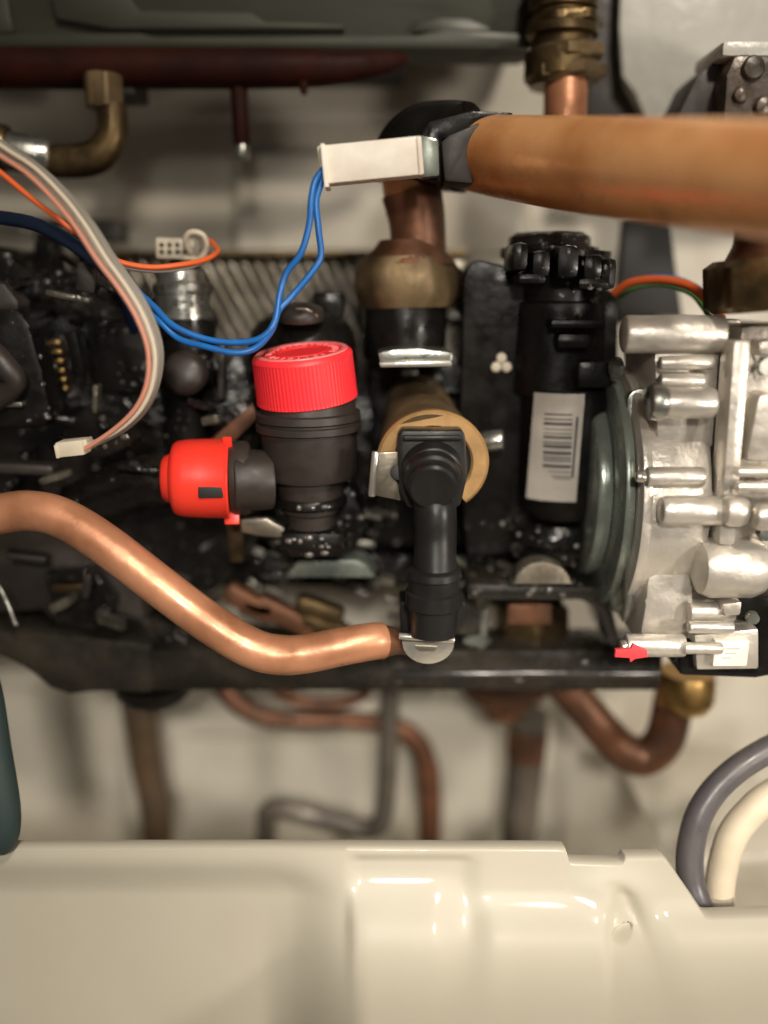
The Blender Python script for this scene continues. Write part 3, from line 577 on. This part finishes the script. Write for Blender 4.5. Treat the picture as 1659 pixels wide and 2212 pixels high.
# ------------------------------------------------------------ lower black carrier bar and left moulding
t = thing('black_carrier_bar', P(850, 1450, 330), 'long black carrier bar running under the valves across the picture', 'bar')
bm = B(); ubox(bm, 110, 1404, 1430, 1496, 322, 26, 3.5); link('bar', bm, 'barblack', t)
bm = B(); cyl(bm, P(850, 1455, 321.5), P(1425, 1455, 321.5), 1.9, seg=20); link('edge_cylinder', bm, 'glintblack', t)  # glossy cylinder added to draw the highlight line along the bar
bm = B(); plate(bm, [(-420, 1330), (-60, 1350), (0, 1362), (120, 1370), (330, 1392), (330, 1500), (205, 1497), (150, 1504), (108, 1490), (60, 1450), (0, 1420), (-420, 1400)], 321, 24, 3); link('end_casting', bm, 'barblack', t)
bm = B(); lathe(bm, P(332, 1470, 340), Vector((0, 0, -1)), [(0, 17), (4, 16.5), (8, 13), (10, 8)], 36); link('drain_bush', bm, 'black', t)
bm = B(); plate(bm, [(1010, 1262), (1290, 1268), (1320, 1300), (1345, 1400), (1318, 1400), (1292, 1322), (1260, 1298), (1010, 1298)], 318, 30, 2); link('shelf', bm, 'barblack', t)
bm = B(); plate(bm, [(985, 1300), (1036, 1316), (1034, 1365), (1022, 1374), (985, 1372)], 315, 20, 1.5); link('lug', bm, 'barblack', t)
bm = B(); ubox(bm, 300, 1200, 1290, 1270, 360, 40, 3); link('rear_rail', bm, 'blackwet', t)
bm = B(); plate(bm, [(200, 1310), (480, 1385), (860, 1395), (860, 1412), (200, 1412)], 330, 20, 2); link('gusset', bm, 'blackwet', t)
bm = B(); plate(bm, [(1040, 1318), (1054, 1318), (1052, 1380), (1090, 1404), (1000, 1404), (1002, 1376), (1036, 1374)], 330, 6, .8)
o = link('steel_angle_tab', bm, 'steel'); tag(o, 'bright angled steel tab between the hose clip and the hexagon fitting', 'tab')
bm = B(); plate(bm, [(615, 1248), (640, 1216), (655, 1211), (770, 1211), (790, 1218), (812, 1248)], 322, 16, .9)
o = link('flat_topped_clip', bm, 'greensteel'); tag(o, 'flat topped grey steel clip above the bend of the front copper pipe', 'clip')
bm = B(); plate(bm, [(1105, 1262)]+arc(1172, 1262, 60, 47, 175, 5, 14)+[(1240, 1262)], 308, 10, .9)
o = link('domed_clip', bm, 'rib'); tag(o, 'small domed steel clip on the shelf below the barcode label', 'clip')
# hexagon brass fitting between shelf and bar
t = thing('shelf_hexagon_fitting', P(1150, 1350, 345), 'brown hexagon fitting between the shelf and the carrier bar', 'fitting')
bm = B(); hexnut(bm, P(1148, 1300, 345), P(1148, 1410, 345), mm(86, 345), rot=.15, ch=2); link('nut', bm, 'brassdark', t)
bm = B(); ubox(bm, 1096, 1306, 1192, 1352, 326, 4, 1.5); link('nut_face', bm, 'copperdark', t)

# left black moulding: the hydraulic block with its details
t = thing('left_hydraulic_block', P(200, 1000, 345), 'wet black hydraulic block filling the left behind the wires', 'hydraulic block')
bm = B(); plate(bm, [(-420, 540), (0, 530), (40, 570), (110, 590), (190, 580), (270, 640), (330, 700), (345, 800), (520, 760), (560, 900), (560, 1200), (330, 1390), (100, 1380), (-420, 1370)], 352, 60, 4); link('main_casting', bm, 'blackwet', t)
bm = B(); plate(bm, [(-420, 660), (40, 668), (62, 700), (90, 800), (112, 900), (96, 925), (-420, 930)], 318, 40, 4); link('motor_cover', bm, 'black', t)
bm = B(); plate(bm, [(-60, 600), (10, 612), (38, 650), (40, 672), (-60, 676)], 322, 12, 2); link('lamp_lens', bm, 'brownblack', t)
bm = B(); tube(bm, U([(-40, 740, 312, 26), (10, 790, 310, 26), (30, 830, 311, 24), (-30, 880, 314, 22)]), 3, seg=20); link('motor_lead', bm, 'brownblack', t)
bm = B(); ubox(bm, 0, 868, 48, 880, 314, 6, .8); link('lead_clamp', bm, 'steel', t)
for k in range(6):
    bm = B(); ubox(bm, 112+k*3, 735+k*20, 130+k*3, 746+k*20, 336, 8, .6); link('brass_pin', bm, 'brass', t)
bm = B(); tube(bm, U([(160, 1100, 330, 55), (260, 1060, 330, 60), (330, 1040, 328, 60), (400, 1040, 326, 58)]), 8, seg=30); link('side_duct', bm, 'blackwet', t)
bm = B(); ubox(bm, 180, 690, 330, 850, 340, 30, 4); link('relay_pod', bm, 'black', t)
bm = B(); ubox(bm, 430, 870, 545, 960, 342, 22, 3); link('rear_pod', bm, 'blackwet', t)
bm = B(); plate(bm, [(0, 1130), (110, 1120), (230, 1150), (300, 1260), (325, 1405), (180, 1400), (90, 1320), (-60, 1330), (-60, 1130)], 332, 24, 3); link('lower_skirt', bm, 'brownblack', t)
bm = B(); plate(bm, [(90, 1240), (200, 1230), (250, 1300), (235, 1350), (120, 1345)], 324, 12, 2); link('drain_cock', bm, 'blackwet', t)
bm = B(); tube(bm, U([(-6, 1260, 314, 4), (14, 1300, 312, 4), (34, 1350, 312, 4)]), 1, seg=8); link('wire_clip', bm, 'steel', t)
bm = B(); ubox(bm, 108, 1262, 190, 1282, 320, 6, 1); link('clamp_bar', bm, 'brassdark', t)
for (u, v, w_, h_, y_, a_, m_) in ((30, 620, 70, 20, 330, -20, 'blackwet'), (150, 640, 90, 14, 326, 12, 'rubble'), (190, 600, 40, 60, 330, 10, 'brownblack'), (170, 760, 26, 90, 330, -8, 'black'), (210, 860, 12, 60, 322, 6, 'rubble'), (240, 640, 60, 26, 328, 30, 'black'), (120, 900, 90, 16, 330, 14, 'blackwet'),
        (250, 960, 120, 30, 326, -24, 'blackwet'), (60, 1010, 120, 22, 325, 4, 'brownblack'), (120, 1030, 60, 16, 320, -16, 'rubble'), (60, 1200, 90, 18, 322, 10, 'brownblack'), (140, 1300, 60, 22, 318, -30, 'rubble'), (190, 1260, 20, 60, 318, 12, 'brownblack'), (240, 1340, 70, 14, 322, 34, 'rubble'), (480, 800, 14, 120, 335, 4, 'brownblack'), (430, 870, 60, 18, 330, 24, 'blackwet'), (460, 905, 40, 20, 326, -10, 'rubble'), (300, 1010, 90, 14, 318, 8, 'blackwet')):
    bm = B(); box(bm, P(u, v, y_), (mm(w_, y_), 8, mm(h_, y_)), 1.2, Matrix.Rotation(math.radians(a_), 3, 'Y')@Matrix.Rotation(math.radians(a_*.8), 3, 'Z')); link('moulded_lug', bm, m_, t)
random.seed(11)
nub = None
for k in range(46):      # small ribs and screw heads of the casting
    u = random.uniform(20, 560); v = random.uniform(560, 1360)
    if 330 < u < 560 and v > 1060: continue
    d = Vector((random.uniform(-.4, .4), -1, random.uniform(-.2, .6))).normalized(); bm = B(); r = random.uniform(1.0, 3.2)
    lathe(bm, P(u, v, 350), d, [(-2, r), (random.uniform(1, 8), r*.95), (8.5, r*.75), (9.2, r*.3)], 12); link('screw_stub', bm, 'blackwet', t)

# rubble of small clips and ribs along the rail (moulded ribs of the rear casting)
t = thing('rear_ribbed_casting', P(800, 1200, 350), 'wet ribbed black casting behind the valves at mid height', 'casting')
bm = B(); ubox(bm, 540, 860, 1320, 1205, 392, 30, 3); link('back_block', bm, 'blackwet', t)
random.seed(21)
for (u0, u1, v0, v1, n_) in ((350, 860, 1215, 1330, 34), (985, 1110, 1150, 1290, 20), (500, 830, 1080, 1200, 16), (990, 1300, 1190, 1260, 8)):
    for k in range(n_):
        u = random.uniform(u0, u1); v = random.uniform(v0, v1); bm = B(); L_ = random.uniform(4, 13); hgt = random.uniform(1.2, 3)
        box(bm, P(u, v, random.uniform(338, 356)), (L_, random.uniform(3, 8), hgt), .7, Matrix.Rotation(math.radians(random.uniform(5, 38)), 3, 'Y')@Matrix.Rotation(math.radians(random.uniform(-25, 25)), 3, 'X'))
        link('moulded_rib', bm, random.choice(('blackwet', 'rubble', 'rubble', 'brownblack')), t)
for (u, v, w_, a_) in ((620, 1330, 150, 28), (540, 1300, 120, 30), (700, 1352, 120, 22), (560, 1310, 90, 12), (690, 1318, 110, 20)):
    bm = B(); box(bm, P(u, v, 336), (mm(w_, 350), 8, 9), 3, Matrix.Rotation(math.radians(a_), 3, 'Y')); link('brass_insert', bm, 'brassdark' if u > 650 else 'copperdark', t)

# ------------------------------------------------------------ front copper pipe
t = thing('front_copper_pipe', P(500, 1300, 285), 'bright bent copper pipe crossing the front from the left edge to the black hose', 'pipe')
SC = 1.01
bm = B(); tube(bm, U([(a_, b_, c_, d_*SC) for a_, b_, c_, d_ in ((-120, 1130, 292, 44), (0, 1110, 290, 45), (70, 1104, 289, 45), (140, 1122, 288, 45), (230, 1178, 286, 46), (340, 1262, 284, 46), (450, 1344, 282, 46), (540, 1398, 281, 46), (600, 1414, 281, 46), (660, 1412, 281, 45), (740, 1396, 282, 44), (800, 1386, 284, 43), (825, 1384, 286, 42))]), 8, seg=40, n=12); link('pipe', bm, 'copper', t)
bm = B(); tube(bm, U([(815, 1386, 285, 42), (838, 1386, 287, 36), (862, 1392, 290, 24), (880, 1396, 294, 20)]), 6, seg=32); link('tapered_end', bm, 'copperdark', t)

# ------------------------------------------------------------ pipes below the bar
def pipe(name, pts, m_, label, cat='pipe', seg=24):
    bm = B(); tube(bm, U(pts), 5, seg=seg); o = link(name, bm, m_); return tag(o, label, cat)
pipe('brown_pipe', [(292, 1480, 400, 42), (305, 1560, 400, 40), (318, 1660, 400, 38), (335, 1750, 400, 37), (345, 1900, 400, 36), (347, 2000, 400, 36)], 'pipebrown', 'straight brown pipe descending at the left below the carrier bar')
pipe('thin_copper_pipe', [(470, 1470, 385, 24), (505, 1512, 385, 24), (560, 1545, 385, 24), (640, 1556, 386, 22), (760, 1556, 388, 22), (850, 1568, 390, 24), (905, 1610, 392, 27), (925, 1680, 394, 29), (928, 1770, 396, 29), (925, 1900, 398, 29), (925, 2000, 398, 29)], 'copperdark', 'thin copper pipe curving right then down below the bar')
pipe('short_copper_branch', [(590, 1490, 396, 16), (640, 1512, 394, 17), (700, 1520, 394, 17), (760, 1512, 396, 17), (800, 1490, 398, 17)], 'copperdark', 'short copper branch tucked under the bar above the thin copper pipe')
pipe('cranked_grey_pipe', [(842, 1480, 376, 24), (840, 1600, 376, 24), (834, 1720, 377, 24), (822, 1778, 378, 25), (790, 1790, 379, 25), (700, 1768, 382, 25), (620, 1748, 384, 26), (582, 1752, 386, 26), (575, 1790, 388, 25), (575, 1900, 388, 24), (575, 2000, 388, 24)], 'pipegrey', 'dark cranked pipe with a sideways jog below the bar')
t = thing('right_sleeved_pipe', P(1130, 1600, 385), 'grey pipe with a copper patch descending below the domed copper boss', 'pipe')
bm = B(); tube(bm, U([(1142, 1540, 388, 46), (1136, 1640, 388, 45), (1126, 1740, 389, 43), (1112, 1900, 390, 42), (1110, 2000, 390, 42)]), 8, seg=32); link('pipe', bm, 'pipegrey', t)
bm = B(); lathe(bm, P(1090, 1475, 385), Vector((0, 0, -1)), [(0, mm(108, 385)), (5, mm(96, 385)), (10, mm(66, 385)), (13, mm(46, 385)), (17, mm(44, 385))], 44); link('copper_boss', bm, 'copperdark', t)
bm = B(); tube(bm, U([(1140, 1572, 387, 48), (1136, 1634, 387, 47)]), 8, seg=32); link('copper_band', bm, 'copperdark', t)
t = thing('trap_bend_pipe', P(1380, 1600, 350), 'brown pipe making a deep trap bend under the gas valve', 'pipe')
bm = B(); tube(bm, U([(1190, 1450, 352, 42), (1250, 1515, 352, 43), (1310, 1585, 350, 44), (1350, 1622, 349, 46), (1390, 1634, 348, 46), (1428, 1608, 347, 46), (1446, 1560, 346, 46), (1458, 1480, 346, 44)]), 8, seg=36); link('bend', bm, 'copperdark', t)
bm = B(); lathe(bm, P(1485, 1450, 340), Vector((0, 0, -1)), [(0, mm(60, 340)), (3, mm(66, 340)), (12, mm(68, 340)), (16, mm(58, 340)), (18, mm(40, 340))], 40, lambda i, tt: 1+.03*math.cos(i*math.pi/20*3)); link('union', bm, 'brass', t)
t = thing('grey_hose', P(1500, 1850, 300), 'dark grey flexible hose curving out of the panel opening at lower right', 'hose')
bm = B(); tube(bm, U([(1540, 2060, 262, 34), (1510, 1960, 266, 35), (1492, 1900, 270, 34), (1492, 1830, 274, 33), (1515, 1750, 278, 32), (1570, 1680, 282, 31), (1659, 1620, 286, 31), (1800, 1560, 290, 31)]), 5, seg=28); link('hose', bm, 'hosegrey', t)
t = thing('cream_hose', P(1590, 1850, 290), 'cream flexible hose beside the dark grey hose at lower right', 'hose')
bm = B(); tube(bm, U([(1560, 2060, 270, 32), (1555, 1960, 272, 35), (1558, 1890, 274, 36), (1580, 1810, 276, 36), (1620, 1756, 278, 36), (1670, 1716, 280, 36), (1800, 1650, 284, 36)]), 5, seg=28); link('hose', bm, 'hosecream', t)
bm = B(); tube(bm, U([(1552, 2050, 271, 37), (1550, 1930, 271.5, 38)]), 5, seg=28); link('end_sleeve', bm, 'paint', t)
bm = B(); tube(bm, U([(-60, 1420, 265, 40), (-40, 1500, 262, 46), (-20, 1620, 258, 46), (0, 1740, 255, 46), (2, 1800, 254, 44), (0, 1832, 254, 30)]), 8, seg=28)
o = link('teal_grip', bm, 'teal'); tag(o, 'dark teal rubber handle entering at the left edge below the bar', 'handle')

# ------------------------------------------------------------ painted front tray
def vtop(u):
    k = [(-500, 1838), (600, 1836), (1205, 1838), (1222, 1840), (1232, 1868), (1345, 1868), (1352, 1856), (1430, 1856), (1440, 1862), (1520, 1978), (1532, 1980), (2200, 1966)]
    for (a, b), (c, d) in zip(k, k[1:]):
        if a <= u <= c: return b+(d-b)*(u-a)/(c-a)
    return 1838
us = sorted(set([-500+i*9 for i in range(0, 300)]+list(range(1300, 1395, 3))+[1205, 1222, 1232, 1345, 1352, 1430, 1440, 1520, 1532]))
NV = 170
def PROF(q):
    k = min(1, max(0, (q-30)/300)); I = 300*(k**3-k**4/2)
    if q > 330: I += q-330
    return .05*q+.12*I
def traypos(u, s):
    v0 = vtop(u); v = v0+(2560-v0)*s**1.15
    q = v-1838
    y = 258-PROF(max(0, q))*(1-.8*(1-sst(560, 800, u)))            # leans towards the viewer going down
    e = 0
    left = (1-sst(600, 690, u))*sst(1848, 1880, v)*1.0
    corner = math.hypot(max(0, u-560), max(0, 1960-v))
    e += 6.5*(1-sst(60, 190, max(corner, (u-560) if v > 1960 else corner)))*sst(1846, 1950, v)   # big recessed field at left, round corner
    e -= 5.0*math.exp(-((u-735)/38)**2)*sst(1850, 1950, v)*.0
    e += 3.0*sst(745, 775, u)*(1-sst(990, 1050, u))*(1-sst(1890, 2010, v))*sst(1840, 1870, v)
    e -= 5.0*sst(745, 768, u)*(1-sst(930, 1010, u))*sst(1880, 1990, v)
    e -= 5.5*sst(1010, 1070, u)*(1-sst(1290, 1330, u))*sst(1920, 2010, v)
    e -= 4.5*math.exp(-(((u-1330)/70)**2+((v-1925)/45)**2))
    dd = (u-1345-(v-1930)*.42)                                   # slanting fold at right
    e += 5.5*math.exp(-(dd/26)**2)*sst(1890, 1940, v)
    e -= 4*sst(30, 90, dd)*sst(1940, 2010, v)
    hole = math.hypot((u-1345)/22, (v-2020)/16)
    e += 3.2*(1-sst(.2, 1.3, hole))
    return P(u, v, y)+Vector((0, e*(.62 if hole > 1.2 else 1), 0))
bm = B(); rows = [[bm.verts.new(traypos(u, j/NV)) for u in us] for j in range(NV+1)]
for a, b in zip(rows, rows[1:]):
    for i in range(len(us)-1): bm.faces.new((a[i], a[i+1], b[i+1], b[i]))
back = [bm.verts.new(v_.co+Vector((0, 1.6, .8))) for v_ in rows[0]]; back2 = [bm.verts.new(v_.co+Vector((0, 7, -.8))) for v_ in rows[0]]
for A, C in ((rows[0], back), (back, back2)):
    for i in range(len(us)-1): bm.faces.new((A[i], C[i], C[i+1], A[i+1]))
o = link('front_tray', bm, 'paint', smooth=60); tag(o, 'cream painted pressed metal tray edge with rounded fields along the bottom', 'tray')
# dark inner lip seen through the notch
bm = B(); plate(bm, [(1445, 1860), (1760, 1836), (1760, 1858), (1470, 1876)], 330, 90, 1)
o = link('inner_shelf', bm, 'wall'); tag(o, 'brownish inner shelf edge seen behind the two hoses at lower right', 'shelf')
# floor of the casing behind the tray
a = P(-700, 2150, 275); bm = B(); box(bm, Vector((0, 355, P(800, 1875, 452).z-3)), (700, 190, 2), .3)
o = link('floor', bm, 'wall', kind='structure')

# ------------------------------------------------------------ glossy beads added to make the glints on the wet black castings
bpy.context.view_layer.update(); dg = bpy.context.evaluated_depsgraph_get(); random.seed(5); bm = B(); n = 0
for (u0, u1, v0, v1, cnt) in ((0, 330, 540, 1080, 210), (340, 560, 760, 980, 60), (300, 860, 1150, 1380, 240), (560, 860, 1050, 1200, 60), (990, 1300, 1130, 1300, 110), (1080, 1330, 510, 640, 40), (860, 1420, 1390, 1480, 26)):
    for k in range(cnt):
        
        if k % 6 == 0: cu, cv = random.uniform(u0, u1), random.uniform(v0, v1)
        d = P(cu+random.gauss(0, 22), cv+random.gauss(0, 16), 300).normalized()
        ok, loc, nor, idx, ob, mx = scene.ray_cast(dg, Vector((0, 0, 0))+d*.02, d)
        if not ok or ob.type != 'MESH' or ob.data.materials[0].name not in ('black_plastic', 'wet_black_plastic', 'black_enamelled_steel'): continue
        
        if random.random() < .1: continue
        r = random.choice((.25, .3, .45, .7, 1.1))*random.uniform(.7, 1.2); p = loc/S
        xa, ya, za = axes(nor); st = random.uniform(.7, 1.8); rings = []
        for j, (h, q) in enumerate(((0, 1), (.5, .85), (.85, .5))):
            rings.append([bm.verts.new(p+za*r*h*.8+xa*r*q*math.cos(i*math.pi/4)*st+ya*r*q*math.sin(i*math.pi/4)) for i in range(8)])
        for A, C in zip(rings, rings[1:]):
            for i in range(8): bm.faces.new((A[i], A[(i+1) % 8], C[(i+1) % 8], C[i]))
        bm.faces.new(rings[-1]); n += 1
M['glintbead'] = mat('glint_bead', (.10, .09, .08), .08, 0, coat=1.0, spec=1)
o = link('glint_beads', bm, 'glintbead', smooth=180, kind='stuff'); tag(o, 'tiny glossy beads added as glints over the wet black castings', 'glint')
